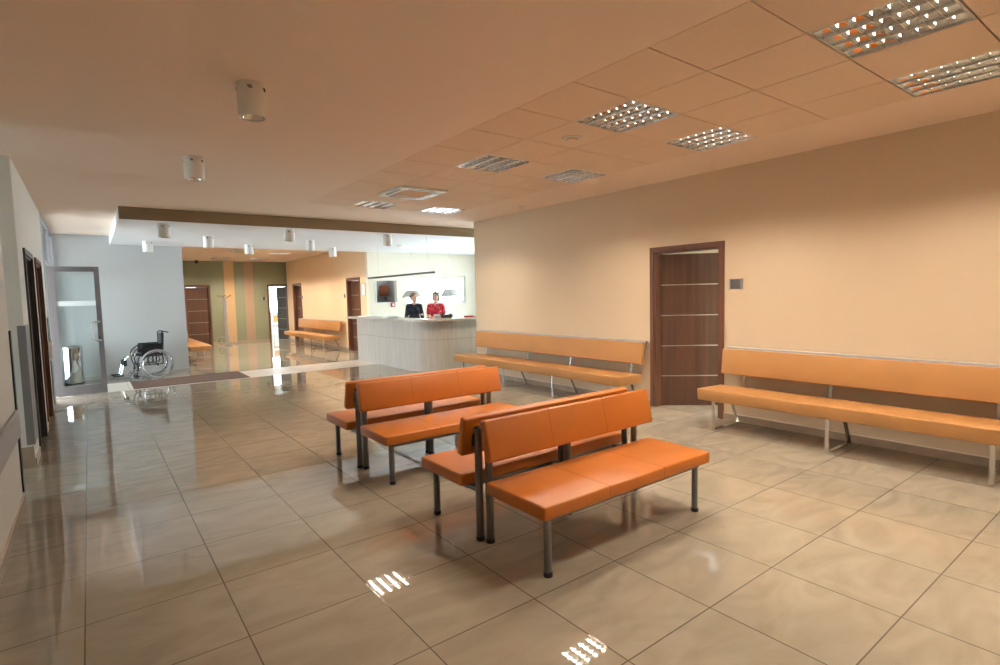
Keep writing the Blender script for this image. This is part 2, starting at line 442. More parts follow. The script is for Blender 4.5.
# ------------------------------------------------------------------ doors (local: X along the wall, Y into the wall)
door_n = 0
def door(loc, rz, wd, h, label, ang=0, hinge='left', leafmat='walnut', depth=.15, handle=True, closed_y=.09, framemat='walnut_frame', left_casing=True, right_casing=True):
    global door_n; door_n += 1
    t = bpy.data.objects.new('door_%d' % door_n, None); C.objects.link(t)
    t.location = loc; t.rotation_euler = (0, 0, rz); t['kind'] = 'structure'; t['label'] = label; t['category'] = 'door'
    c = .055
    bm = nb()
    if left_casing: box(bm, -c, 0.0, -.018, 0, 0, h+c)
    if right_casing: box(bm, wd, wd+c, -.018, 0, 0, h+c)
    box(bm, 0, wd, -.018, 0, h, h+c)
    box(bm, 0, .025, 0, depth, 0, h); box(bm, wd-.025, wd, 0, depth, 0, h); box(bm, .025, wd-.025, 0, depth, h-.025, h)
    obj('frame', bm, MT[framemat], t)
    lw = wd-.056; lh = h-.033
    lf = nb(); rbox(lf, 0, lw, 0, .04, .004, lh, .003, 1)
    leaf = obj('door_leaf', lf, MT[leafmat], t)
    s = nb()
    for k in range(1, 5):
        z = lh*k/5; box(s, .004, lw-.004, -.0025, -.0001, z-.006, z+.006)
    obj('metal_strip', s, MT['alu'], leaf, label='thin aluminium inlay strips')
    if handle:
        hb = nb(); xx = lw-.07 if hinge == 'left' else .07; sg = -1 if hinge == 'left' else 1
        tube(hb, [(xx, 0, 1.02), (xx, -.05, 1.02)], .011); tube(hb, [(xx, -.05, 1.02), (xx+sg*.12, -.05, 1.02)], .010)
        box(hb, xx-.02, xx+.02, -.006, 0, .92, 1.10)
        obj('door_handle', hb, MT['alu'], leaf, smooth=True)
    if hinge == 'left':
        leaf.location = (.028, closed_y if not ang else depth-.045, 0); leaf.rotation_euler = (0, 0, ang)
    else:
        # rotate about the right edge
        px, py = wd-.028, (closed_y if not ang else depth-.045)
        leaf.rotation_euler = (0, 0, -ang)
        leaf.location = (px-lw*math.cos(-ang), py-lw*math.sin(-ang), 0)
    return t
door((WX, 4.49, 0), -PI/2, .94, 2.05, 'walnut door standing ajar in the long peach wall between the two tan benches', ang=math.radians(47), depth=.15, handle=False)
door((CX, 15.22, 0), -PI/2, .87, 2.05, 'walnut door next to the reception desk', closed_y=.1, handle=False)
door((CX, 20.4, 0), -PI/2, .88, 2.05, 'walnut door behind the far end of the corridor bench', closed_y=.1, handle=False)
door((5.34, YE, 0), 0, .655, 2.05, 'open dark grey door to the sunlit room at the corridor end', ang=math.radians(72), hinge='right', leafmat='dark_leaf', handle=False, right_casing=False)
door((2.66, YE, 0), 0, .69, 2.05, 'walnut door with pale strips at the left of the green end wall', closed_y=.05, handle=False)
door((LX, 7.4, 0), PI/2, .9, 2.08, 'dark door in the left wall nearest the side passage', leafmat='blackfab', framemat='dark_leaf', handle=False, closed_y=.1)
door((LX, 8.85, 0), PI/2, .9, 2.08, 'dark door in the left wall next to the glass entrance', leafmat='walnut', handle=False, closed_y=.1)

# windows
def window(n, x0, x1, y, z0, z1, label, mull=2, axis='y', transom=None):
    t = bpy.data.objects.new('window_%d' % n, None); C.objects.link(t); t['kind'] = 'structure'; t['label'] = label; t['category'] = 'window'
    bm = nb(); f = .05
    def bx(a, b, c, d):
        if axis == 'y': box(bm, a, b, y+.05, y+.1, c, d)
        else: box(bm, y+.05, y+.1, a, b, c, d)
    bx(x0, x0+f, z0, z1); bx(x1-f, x1, z0, z1); bx(x0+f, x1-f, z0, z0+f); bx(x0+f, x1-f, z1-f, z1)
    for k in range(1, mull+1):
        xm = x0+(x1-x0)*k/(mull+1); bx(xm-f/2, xm+f/2, z0+f, z1-f)
    obj('window_frame', bm, MT['lampwhite'], t)
    g = nb()
    if axis == 'y': box(g, x0+f, x1-f, y+.072, y+.078, z0+f, z1-f)
    else: box(g, y+.072, y+.078, x0+f, x1-f, z0+f, z1-f)
    obj('window_pane', g, MT['glass'], t)
    s = nb()
    if axis == 'y': box(s, x0-.03, x1+.03, y-.06, y-.0005, z0-.03, z0)
    else: box(s, y-.06, y-.0005, x0-.03, x1+.03, z0-.03, z0)
    obj('window_sill', s, MT['lampwhite'], t)
    return t
window(1, 7.08, 9.13, YB, 1.32, 2.10, 'wide overexposed window behind the reception desk')
window(2, 9.2, 13.2, 10.0, .3, 2.6, 'unseen side window of the reception bay, enlarged to let in more light', axis='x')  # out of view; made this large to brighten the reception
window(3, 5.3, 7.6, 25.0, .95, 2.3, 'bright window of the room beyond the open corridor door', mull=1)
window(4, 2.4, 5.4, 9.0, .9, 2.3, 'added window bringing daylight into the room behind the ajar door', axis='x')  # added so daylight brightens the ceiling of this room
window(5, 5.7, 6.5, -4.15, .2, 2.6, 'glazed end of the side passage on the left', mull=0, axis='x')
# sky portals
def portal(loc, rot, sx, sy):
    l = bpy.data.lights.new('window_portal', 'AREA'); l.shape = 'RECTANGLE'; l.size = sx; l.size_y = sy; l.cycles.is_portal = True
    o = bpy.data.objects.new('window_portal', l); C.objects.link(o); o.location = loc; o.rotation_euler = rot
portal((8.09, YB+.16, 1.7), (-PI/2, 0, 0), 2.0, .8)
portal((10.16, 11.2, 1.45), (0, PI/2, 0), 2.3, 4.0)
portal((9.16, 3.9, 1.6), (0, PI/2, 0), 1.4, 3.0)
portal((-4.16, 6.1, 1.4), (0, -PI/2, 0), 2.4, .8)
portal((6.45, 25.16, 1.62), (-PI/2, 0, 0), 2.3, 1.35)
portal((-.62, 12.17, 1.46), (0, -PI/2, 0), 2.92, 3.15)

# glass entrance front in the left wall
t = bpy.data.objects.new('window_7', None); C.objects.link(t); t['kind'] = 'structure'; t['label'] = 'glass entrance front with grey aluminium posts'; t['category'] = 'window'
bm = nb()
for y in (10.62, 10.86, 12.55, 13.66):
    box(bm, LX-.05, LX+.005, y, y+.07, 0, HC)
for a, b in ((10.69, 10.86), (10.93, 12.55), (12.62, 13.66)):
    box(bm, LX-.05, LX, a, b, 2.2, 2.27); box(bm, LX-.05, LX, a, b, HC-.06, HC)
box(bm, LX-.05, LX, 10.69, 10.86, 0, .08); box(bm, LX-.05, LX, 12.62, 13.66, 0, .08)
obj('window_frame', bm, MT['facade'], t)
g = nb()
for a, b in ((10.69, 10.86), (10.93, 12.55), (12.62, 13.66)):
    box(g, LX-.028, LX-.022, a, b, 2.27, HC-.06)
box(g, LX-.028, LX-.022, 10.69, 10.86, .08, 2.2); box(g, LX-.028, LX-.022, 12.62, 13.66, .08, 2.2)
obj('window_pane', g, MT['glass'], t)
def glass_leaf(n, loc, rz, wd, label, strip=True):
    t = bpy.data.objects.new('door_%d' % n, None); C.objects.link(t); t.location = loc; t.rotation_euler = (0, 0, rz)
    t['kind'] = 'structure'; t['label'] = label; t['category'] = 'door'
    bm = nb(); f = .075
    box(bm, 0, f, -.025, .025, .01, 2.18); box(bm, wd-f, wd, -.025, .025, .01, 2.18)
    box(bm, f, wd-f, -.025, .025, .01, .17); box(bm, f, wd-f, -.025, .025, 2.18-.085, 2.18)
    obj('frame', bm, MT['alu_frame'], t)
    g = nb(); box(g, f, wd-f, -.004, .004, .17, 2.095); obj('door_pane', g, MT['glass'], t)
    if strip:
        s = nb(); box(s, f, wd-f, -.006, -.0045, 1.52, 1.60); obj('frosted_strip', s, MT['frost'], t)
    h = nb(); xx = wd-.04
    for sy in (-1,):
        tube(h, [(xx, sy*.026, .92), (xx, sy*.06, .92), (xx-.08, sy*.065, .925), (xx-.115, sy*.065, .96), (xx-.115, sy*.065, 1.20), (xx-.08, sy*.065, 1.235), (xx, sy*.06, 1.24), (xx, sy*.026, 1.24)], .018)
    obj('door_handle', h, MT['alu'], t, smooth=True)
    return t
glass_leaf(8, (LX+.005, 11.62, 0), 0, .67, 'open glazed entrance door leaf in a grey aluminium frame')
glass_leaf(9, (LX-.025, 12.54, 0), -PI/2, .84, 'closed glazed entrance leaf in the entrance front', strip=True)

# ------------------------------------------------------------------ louvre ceiling lamps
def louvre_lamp(tm='tube'):
    t = thing('ceiling_lamp', '', 'ceiling lamp')
    h = .292
    bm = nb(); e = .010
    box(bm, -h, h, -h, -h+e, 0, .01); box(bm, -h, h, h-e, h, 0, .01); box(bm, -h, -h+e, -h+e, h-e, 0, .01); box(bm, h-e, h, -h+e, h-e, 0, .01)
    box(bm, -h, -h+.004, -h, h, .01, .09); box(bm, h-.004, h, -h, h, .01, .09); box(bm, -h+.004, h-.004, -h, -h+.004, .01, .09); box(bm, -h+.004, h-.004, h-.004, h, .01, .09)
    box(bm, -h, h, -h, h, .09, .094)
    obj('lamp_housing', bm, MT['lampwhite'], t)
    # mirror lamellae and cross blades: thin below, parabolic and thick above
    lv = nb(); c = (2*h-2*e)/4; x0 = -h+e
    def blade(cen, H, wt, along, lo, hi, left=True, right=True):
        prof = [(.0012+wt*(q/5)**1.7, -.003+(H+.003)*q/5) for q in range(6)]
        pts = ([(cen+a, z) for a, z in prof] if right else [(cen, -.003), (cen, H)]) + ([(cen-a, z) for a, z in prof[::-1]] if left else ([(cen, H), (cen, -.003)] if right else []))
        def P(q, e_): return (q[0], e_, q[1]) if along == 'y' else (e_, q[0], q[1])
        A = [lv.verts.new(P(q, lo)) for q in pts]; B = [lv.verts.new(P(q, hi)) for q in pts]
        lv.faces.new(A[::-1]); lv.faces.new(B)
        for i in range(len(pts)): j = (i+1) % len(pts); lv.faces.new((A[i], A[j], B[j], B[i]))
    for k in range(5): blade(x0+k*c, .046, .038, 'y', -h+e, h-e, left=k > 0, right=k < 4)
    for k in range(0, 8): blade(-h+e+(2*h-2*e)*k/7, .026 if 0 < k < 7 else .046, .005 if 0 < k < 7 else .02, 'x', -h+e, h-e, left=k > 0, right=k < 7)
    obj('louvre', lv, MT['mirror'], t, smooth=True)
    for k in range(4):
        tb = nb(); tube(tb, [(x0+(k+.5)*c, -h+.02,   .053), (x0+(k+.5)*c, h-.02, .053)], .0130, 8)
        obj('fluorescent_tube', tb, MT[tm], t)
    return t
lamp0 = louvre_lamp(); used = False
rows = {0: 'row over the orange benches', 1: 'row beside the peach wall'}
def put_lamp(x, y, label, group):
    global used
    o = dup(lamp0) if used else lamp0
    used = True
    o.location = (x, y, HC+.001); o['label'] = label; o['group'] = group
    return o
names = {7: 'largest louvred ceiling lamp', 10: 'second nearest louvred ceiling lamp', 13: 'third nearest louvred ceiling lamp', 18: 'farthest hall louvred lamp before the soffit', 3: 'louvred ceiling lamp just behind the viewer', 0: 'louvred ceiling lamp at the back of the hall behind the viewer'}
for (i, j) in lamp_cells:
    if (i, j) == (1, 16): continue
    side = 'over the orange benches' if i == 1 else 'nearest the peach wall'
    put_lamp(TX0+(i+.5)*TP, TY0+(j+.5)*TQ, names[j]+' '+side, 'louvred lamps in the hall ceiling')
cl = {(2, 9): 'farthest corridor ceiling lamp, left one', (4, 9): 'farthest corridor ceiling lamp, right one', (4, 5): 'corridor ceiling lamp in the middle of the right row', (2, 1): 'left corridor lamp just behind the soffit, seen mirrored in the floor', (4, 1): 'right corridor lamp just behind the soffit, seen mirrored in the floor'}
lamp0 = louvre_lamp('brighttube'); used = False
for (i, j), lb in cl.items():
    put_lamp(CX0+(i+.5)*TP, CY0+(j+.5)*TQ, lb, 'louvred lamps in the corridor ceiling')
# extra lamp added to brighten the side room, not a fitting seen there
o = put_lamp(7.6, 3.0, 'added louvred lamp brightening the room behind the ajar door', 'added side room light'); o.location.z = 2.5

# air conditioning cassettes
def cassette(x, y, label):
    t = thing('ceiling_air_conditioner', label, 'air conditioner', (x, y, HC), 0, 'ceiling air conditioning cassettes')
    bm = nb(); h = .34
    for a, b, c, d in ((-h, h, -h, -.22), (-h, h, .22, h), (-h, -.22, -.22, .22), (.22, h, -.22, .22)):
        rbox(bm, a, b, c, d, -.03, -.001, .006, 2)
    obj('panel', bm, MT['lampwhite'], t)
    g = nb(); rbox(g, -.215, .215, -.215, .215, -.026, -.002, .004, 1)
    for k in range(14): box(g, -.19, .19, -.19+k*.028, -.18+k*.028, -.03, -.0262)
    obj('intake_grille', g, MT['tile'], t)
    for s in (-1, 1):
        v = nb(); box(v, -.2, .2, s*.28-.02, s*.28+.02, -.0325, -.0302); obj('air_vane', v, MT['black'], t)
        v = nb(); box(v, s*.28-.02, s*.28+.02, -.2, .2, -.0325, -.0302); obj('air_vane', v, MT['black'], t)
cassette(TX0+1.5*TP, TY0+16.5*TQ, 'square ceiling air conditioning cassette in the hall tile field')
cassette(CX0+2.5*TP, CY0+4.5*TQ, 'square ceiling air conditioning cassette in the far corridor ceiling')
# plugs above cassettes
# ------------------------------------------------------------------ cylinder spotlights
def spot(x, y, z, label, group):
    t = thing('surface_downlight', label, 'downlight', (x, y, z), 0, group)
    r = .088
    bm = nb(); lathe(bm, [(r, -.001), (r, -.205), (r-.004, -.21), (r-.012, -.21), (r-.014, -.20), (r-.02, -.13)], n=28)
    o = obj('lamp_housing', bm, MT['lampwhite'], t, smooth=True)
    l = nb(); lathe(l, [(r-.0145, -.203), (r-.028, -.16), (.03, -.135)], n=24, open_start=True); obj('reflector', l, MT['lens'], t, smooth=True)
    v = nb()
    for a0 in (-2.0, -.85, .4, 1.6, 2.8):
        for q in range(3):
            a = a0+q*.1
            box_m = Matrix.Rotation(a, 4, 'Z') @ Matrix.Translation((r+.0005, 0, -.04)) @ Matrix.Rotation(.5, 4, 'X')
            tt = nb(); box(tt, -.001, .001, -.0025, .0025, -.012, .012); bmesh.ops.transform(tt, matrix=box_m, verts=tt.verts); merge(v, tt)
    obj('vent_slots', v, MT['black'], t, kind='stuff')
spot(.92, 3.81, HC, 'largest white cylindrical spotlight on the plaster ceiling', 'cylinder spotlights under the plaster ceiling')
spot(.89, 6.0, HC, 'second white cylindrical spotlight on the plaster ceiling', 'cylinder spotlights under the plaster ceiling')
for x, y, lb in ((1.0, 9.86, 'front left cylinder spotlight just behind the brown soffit edge'), (1.0, 12.75, 'rear left cylinder spotlight nearest the wheelchair wall'),
                 (1.85, 11.38, 'middle row cylinder spotlight left of centre under the soffit'), (2.84, 12.7, 'rear cylinder spotlight before the green corridor wall'),
                 (2.86, 9.8, 'front centre cylinder spotlight just behind the brown soffit edge'), (3.73, 11.38, 'middle row cylinder spotlight right of centre under the soffit'),
                 (4.74, 12.85, 'rear right cylinder spotlight before the peach corridor wall'), (4.71, 9.8, 'front right cylinder spotlight nearest the reception desk')):
    spot(x, y, 2.75, lb, 'cylinder spotlights under the white soffit')
# round ceiling detectors
def detector(x, y, z, label, r=.09):
    t = thing('ceiling_detector', label, 'detector', (x, y, z), 0, 'round ceiling fittings')
    bm = nb(); lathe(bm, [(r, -.001), (r, -.008), (r-.01, -.014), (r*.72, -.014), (r*.7, -.012)], n=28); obj('base_ring', bm, MT['lampwhite'], t, smooth=True)
    b = nb(); lathe(b, [(r*.66, -.0125), (r*.62, -.022), (r*.3, -.026)], n=24); obj('cover', b, MT['tile'], t, smooth=True)
detector(3.55, 3.56, HC, 'round fitting in the tile between the second and third left lamps')
detector(5.49, 6.65, HC, 'round fitting on the plaster strip beside the peach wall', .08)
detector(5.95, 11.7, 2.75, 'round fitting under the soffit in front of reception', .1)

# ------------------------------------------------------------------ orange benches
def waiting_bench(loc, rz, label):
    """local: length along x (0..1.53), sitter faces -y; posts at y=.60"""
    t = thing('waiting_bench', label, 'bench', loc, rz, 'orange upholstered benches in the middle of the hall')
    L = 1.54; n = 3; w_ = L/n
    bm = nb()
    rbox(bm, 0, L, .0, .525, .345, .422, .012, 3)
    seat = obj('seat', bm, MT['orange'], t, smooth=True)
    for k in (1, 2):
        s = nb(); box(s, k*w_-.0012, k*w_+.0012, .006, .519, .4185, .4226); box(s, k*w_-.0012, k*w_+.0012, -.0006, .006, .352, .4226)
        obj('seat_seam', s, MT['seam'], seat)
    # backrest, leaning back
    mt = Matrix.Translation((0, .515, .54)) @ Matrix.Rotation(-.22, 4, 'X')
    bm = nb(); rbox(bm, 0, L, -.045, .015, 0, .255, .016, 3, mt)
    back = obj('backrest', bm, MT['orange'], t, smooth=True)
    for k in (1, 2):
        s = nb()
        tt = nb(); box(tt, k*w_-.0012, k*w_+.0012, -.0456, -.043, .012, .2556); box(tt, k*w_-.0012, k*w_+.0012, -.043, .0, .253, .2556); bmesh.ops.transform(tt, matrix=mt, verts=tt.verts); merge(s, tt)
        obj('backrest_seam', s, MT['seam'], back)
    fr = nb()
    box(fr, .06, L-.06, .045, .085, .315, .344); box(fr, .06, L-.06, .46, .50, .315, .344)
    for x in (.085, L/2, L-.085): box(fr, x-.02, x+.02, .085, .585, .317, .343)
    obj('seat_frame', fr, MT['steel'], t)
    for x in (.075, L-.085):
        lg = nb(); tube(lg, [(x, .065, .03), (x, .065, .344)], .024, 16, sx=.8); l = obj('leg', lg, MT['steel'], t, smooth=True)
        f = nb(); lathe(f, [(.02, 0), (.026, .004), (.026, .028), (.02, .03)], (x, .065, 0), 16); obj('foot_cap', f, MT['black'], l, smooth=True)
    for x in (.075, L/2-.02, L-.085):
        lg = nb(); tube(lg, [(x, .597, .03), (x, .597, .715)], .026, 16, sx=.85); l = obj('leg', lg, MT['steel'], t, smooth=True, label='tall rear post')
        f = nb(); lathe(f, [(.02, 0), (.028, .004), (.028, .028), (.02, .03)], (x, .597, 0), 16); obj('foot_cap', f, MT['black'], l, smooth=True)
        f = nb(); lathe(f, [(.026, .716), (.026, .724), (.018, .732)], (x, .597, 0), 16); obj('post_cap', f, MT['black'], l, smooth=True)
        f = nb(); box(f, x-.018, x+.018, .55, .572, .60, .68); obj('backrest_bracket', f, MT['black'], l)
    return t
BX = 1.838
waiting_bench((BX, 2.085, 0), 0, 'nearest orange bench, seat facing the viewer')
waiting_bench((BX+1.50, 3.345, 0), PI, 'orange bench back to back behind the nearest one')
waiting_bench((BX, 3.99, 0), 0, 'orange bench of the farther pair, seat facing the viewer')
waiting_bench((BX+1.50, 5.25, 0), PI, 'rearmost orange bench of the farther pair, facing away')

# ------------------------------------------------------------------ tan wall benches
def wall_bench(loc, rz, length, legs, stems, label, group):
    """local: length along +y from 0, wall at x=+.65, sitter faces -x"""
    t = thing('wall_bench', label, 'bench', loc, rz, group)
    bm = nb()
    t1 = nb(); box(t1, -.01, .46, 0, length, .335, .46); bmesh.ops.recalc_face_normals(t1, faces=t1.faces)
    for v in t1.verts:
        if v.co.x < .1 and v.co.z < .4: v.co.x += .012
        if v.co.x > .3 and v.co.z > .4: v.co.z -= .012
    bmesh.ops.bevel(t1, geom=list(t1.edges), offset=.012, segments=3, profile=.5, affect='EDGES'); merge(bm, t1)
    obj('seat', bm, MT['tan'], t, smooth=True)
    mt = Matrix.Translation((.50, 0, .575)) @ Matrix.Rotation(.12, 4, 'Y')
    bm = nb(); rbox(bm, -.03, .035, .03, length+.0, -.005, .285, .012, 3, mt)
    obj('backrest', bm, MT['tan'], t, smooth=True)
    r = nb(); rbox(r, .575, .63, .03, length, .85, .876, .004, 1); obj('top_rail', r, MT['railmat'], t, label='grey rail along the top of the backrest')
    br = nb(); box(br, .08, .12, .05, length-.05, .325, .344); box(br, .38, .42, .05, length-.05, .325, .344); obj('seat_frame', br, MT['steel'], t)
    hw = .0175
    def bar(a, b, th=.012):
        a = Vector(a); b = Vector(b); d = (b-a).normalized(); nrm = Vector((-d.z, 0, d.x))*th/2
        vv = []
        for p in (a, b):
            for sy in (-hw, hw):
                for sn in (-1, 1): vv.append(f.verts.new(p+Vector((0, y+sy, 0))+nrm*sn))
        for q in ((0, 1, 3, 2), (4, 6, 7, 5), (0, 4, 5, 1), (2, 3, 7, 6), (0, 2, 6, 4), (1, 5, 7, 3)): f.faces.new([vv[i] for i in q])
    for y in legs:
        f = nb()
        bar((.09, 0, .0), (.09, 0, .325)); bar((.096, 0, .006), (.60, 0, .006)); bar((.60, 0, .006), (.43, 0, .34)); bar((.096, 0, .319), (.43, 0, .319))
        obj('leg_frame', f, MT['chrome'], t)
    for y in stems:
        f = nb(); hw = .014; bar((.40, 0, .326), (.52, 0, .326)); bar((.52, 0, .326), (.565, 0, .66)); obj('back_support', f, MT['chrome'], t)
    return t
wall_bench((5.30, 4.54, 0), 0, 3.90, [.17, 1.35, 2.54, 3.72], [.24, 1.42, 2.44, 3.62], 'long tan bench on the peach wall between the door and the reception desk', 'tan benches along the walls')
wall_bench((5.30, -.47, 0), 0, 3.90, [.30, 1.45, 2.605, 3.76], [.30, 1.5, 2.76, 3.66], 'long tan bench on the peach wall right of the door', 'tan benches along the walls')
wall_bench((5.30, 15.35, 0), 0, 3.95, [.35, 1.45, 2.55, 3.6], [.3, 1.5, 2.6, 3.7], 'tan bench far down the corridor on its right wall', 'tan benches along the walls')
wall_bench((2.35, 18.3, 0), PI, 3.4, [.5, 1.7, 2.85], [.4, 1.6, 2.9], 'tan bench end peeking out beyond the wheelchair wall', 'tan benches along the walls')

# ------------------------------------------------------------------ wall signs and pictures
def sign(loc, rz, label):
    t = thing('door_sign', label, 'sign', loc, rz, 'small door signs')
    bm = nb(); rbox(bm, -.055, .055, -.006, -.001, -.055, .055, .001, 1); obj('plate', bm, MT['signplate'], t)
    for s in (-1, 1):
        b = nb(); rbox(b, s*.068-.011, s*.068+.011, -.012, -.0005, -.062, .062, .002, 1); obj('sign_holder', b, MT['alu'], t)
sign((WX, 3.355, 1.60), -PI/2, 'small dark sign in metal holders right of the ajar walnut door')
sign((CX, 15.44, 1.60), -PI/2, 'small dark sign left of the walnut door beside reception')
sign((CX, 19.38, 1.60), -PI/2, 'small dark sign right of the farthest corridor door')
sign((5.16, YE, 1.59), 0, 'small dark sign on the green wall left of the open door')
t = thing('picture_frame', 'narrow framed notice on the peach wall between door and reception', 'picture', (CX, 14.07, 1.76), -PI/2)
b = nb(); 
for a in ((-.13, -.115, -.17, .17), (.115, .13, -.17, .17), (-.115, .115, -.17, -.155), (-.115, .115, .155, .17)): box(b, a[0], a[1], -.02, -.001, a[2], a[3])
obj('frame', b, MT['alu'], t); b = nb(); box(b, -.115, .115, -.01, -.001, -.155, .155); obj('sheet', b, MT['paper'], t)

# ------------------------------------------------------------------ reception desk
def arc(cx, cy, r, a0, a1, n): return [(cx+r*math.cos(math.radians(a0+(a1-a0)*k/n)), cy+r*math.sin(math.radians(a0+(a1-a0)*k/n))) for k in range(n+1)]
t = thing('reception_desk', 'long curved reception desk clad in pale grey striated panels', 'desk', (0, 0, 0))
def shell(o, th, y_end, x_end):
    r = .75
    outer = [(5.25-o, y_end)] + arc(5.25-o+r, 9.42-o+r, r, 180, 270, 14) + [(x_end, 9.42-o)]
    ri = max(r-th, .05)
    inner = [(x_end, 9.42-o+th)] + arc(5.25-o+r, 9.42-o+r, ri, 270, 180, 14) + [(5.25-o+th, y_end)]
    return outer + inner
bm = nb(); prism(bm, shell(0, .12, 12.80, 8.2), 0, 1.03); obj('front_panel', bm, MT['laminate'], t)
bm = nb(); prism(bm, shell(.14, .46, 13.15, 8.2), 1.031, 1.08); ct = obj('countertop', bm, MT['stone'], t)
bm = nb(); box(bm, 5.38, 6.15-.3, 10.3, 12.7, .72, .75); obj('desk_shelf', bm, MT['stone'], t)

def curved_items():
    pass
# pendant line over the desk
t = thing('linear_pendant', 'long thin grey linear pendant hanging above the reception desk', 'lamp', (5.4, 10.78, 2.0))
bm = nb(); rbox(bm, -.03, .03, -1.55, 1.55, -.02, .02, .005, 1); obj('light_bar', bm, MT['steel'], t)
for y in (-1.3, 1.0):
    b = nb(); tube(b, [(0, y, .0205), (0, y, .7495)], .0025, 6); obj('suspension_wire', b, MT['alu'], t)
# shade pendants
for x, y, lb in ((7.60, 12.2, 'grey trapezoid lamp shade hanging before the bright window'), (6.85, 12.9, 'grey trapezoid lamp shade behind the head of the person in black')):
    t = thing('pendant_lamp', lb, 'lamp', (x, y, 1.515), 0, 'grey shades in reception')
    b = nb(); lathe(b, [(.27, 0), (.265, .004), (.145, .19), (.14, .19)], n=24); obj('lamp_shade', b, MT['shade'], t, smooth=True)
    b = nb(); tube(b, [(0, 0, .191), (0, 0, 1.234)], .003, 6); obj('cord', b, MT['alu'], t)
t = thing('niche_fill_light', 'added strip light, out of sight, brightening the inside of the hatch niche', 'lamp', (6.6, 14.1, 2.27))  # lamp added above the opening, out of sight, to brighten the niche
b = nb(); rbox(b, -.3, .3, -.03, .03, 0, .029, .004, 1); obj('lamp_housing', b, MT['lampwhite'], t)
b = nb(); tube(b, [(-.27, 0, -.014), (.27, 0, -.014)], .010, 8); obj('fluorescent_tube', b, MT['niche_fill'], t)
# fire call point
t = thing('fire_call_point', 'small red square call point with white centre on the cream wall', 'alarm', (6.70, YB, 1.325))
b = nb(); rbox(b, -.06, .06, -.03, -.001, -.06, .06, .008, 2); obj('case', b, MT['redbox'], t)
b = nb(); rbox(b, -.03, .03, -.034, -.0305, -.03, .03, .001, 1); obj('push_panel', b, MT['paper'], t)
# hatch trim and the things in the niche
bm = nb()
for a in ((6.20, 6.23, 1.37, 2.01), (6.83, 6.86, 1.37, 2.01)): box(bm, a[0], a[1], YB-.02, YB-.0005, a[2], a[3])
box(bm, 6.23, 6.83, YB-.02, YB-.0005, 1.985, 2.01); box(bm, 6.23, 6.83, YB-.02, YB-.0005, 1.37, 1.395)
struct('trim_1', bm, MT['lampwhite'], 'white trim around the reception hatch', 'trim')
t = thing('wall_shelf', 'grey shelf inside the reception hatch niche', 'shelf', (6.61, 14.6, 1.56))
b = nb(); rbox(b, -.405, .405, -.14, .145, -.012, .0, .003, 1); obj('board', b, MT['alu'], t)
for sx in (-.3, .3):
    b = nb(); box(b, sx-.01, sx+.01, -.1, .145, -.05, -.0125); obj('bracket', b, MT['alu'], t)
b = nb(); rbox(b, -.13, .13, -.07, .07, 0, .30, .03, 3)
bag = obj('handbag', b, MT['leather'], None, smooth=True, loc=(6.80, 14.52, 1.561)); tag(bag, 'brown leather handbag standing on the hatch shelf', 'bag')
b = nb(); tube(b, [(-.07, 0, .295), (-.06, 0, .35), (0, 0, .38), (.06, 0, .35), (.07, 0, .295)], .008, 8); obj('handle', b, MT['leather'], bag, smooth=True)

# items on the desk
def on_desk(name, bm, m, loc, rz, label, cat, smooth=False):
    o = obj(name, bm, m, None, smooth=smooth, loc=loc); o.rotation_euler = (0, 0, rz); tag(o, label, cat); return o
b = nb()
for k in range(3): rbox(b, -.11+.01*k, .11+.01*k, -.15, .15, .006*k, .006*k+.005, .001, 1)
on_desk('paper_stack', b, MT['paper'], (5.32, 12.45, 1.081), .2, 'low stack of papers at the corridor end of the desk', 'papers')
b = nb()
for k in range(5): rbox(b, -.15, .15, -.105, .105, .006*k, .006*k+.005, .001, 1)
on_desk('open_folder', b, MT['paper'], (5.34, 11.1, 1.081), .1, 'white folder lying on the desk left of the person in black', 'folder')
b = nb(); rbox(b, -.09, .09, -.06, .06, 0, .03, .004, 1)
on_desk('red_book', b, MT['redbox'], (6.36, 9.5, 1.081), 0, 'dark red book lying on the desk against the peach wall', 'book')
t = thing('card_holder', 'clear upright leaflet holder on the desk before the person in red', 'leaflet holder', (5.72, 9.72, 1.081), -.5)
b = nb(); box(b, -.07, .07, -.03, .03, 0, .008); box(b, -.07, .07, -.03, -.025, .008, .045); box(b, -.07, .07, .025, .03, .008, .085); obj('holder', b, MT['frost'], t)
b = nb(); box(b, -.06, .06, -.02, .02, .009, .075); obj('leaflets', b, MT['paper'], t)
t = thing('desk_telephone', 'black telephone on the reception counter right of the person in red', 'telephone', (5.90, 9.62, 1.081), -.65)
b = nb()
ell(b, (-.075, 0, .055), (.05, .06, .055)); ell(b, (.075, 0, .045), (.048, .055, .045)); rbox(b, -.07, .07, -.03, .03, .02, .07, .012, 2); rbox(b, -.11, .11, -.07, .07, 0, .018, .006, 2)
obj('handset', b, MT['black'], t, smooth=True)
# worktop plant behind the staff (in front of the window)
t = thing('potted_plant', 'small green potted plant on the window sill behind the person in red', 'plant', (8.09, YB-.031, 1.321))
b = nb(); lathe(b, [(.03, 0), (.04, .08), (.037, .08)], n=16); obj('pot', b, MT['lampwhite'], t, smooth=True)
b = nb()
for k in range(26):
    a = random.uniform(-PI, 0); el = random.uniform(.7, 1.5); ln = random.uniform(.25, .46)
    d = Vector((math.cos(a)*math.cos(el), math.sin(a)*math.cos(el)*.6, math.sin(el)))
    p0 = Vector((0, 0, .08)); p1 = p0+d*ln*.6; p2 = p0+d*ln+Vector((0, 0, -.02)); sd = d.cross(Vector((0, 0, 1))).normalized()*.032
    v = [b.verts.new(q) for q in (p0, p1+sd, p2, p1-sd)]; b.faces.new(v)
obj('leaves', b, MT['green'], t)

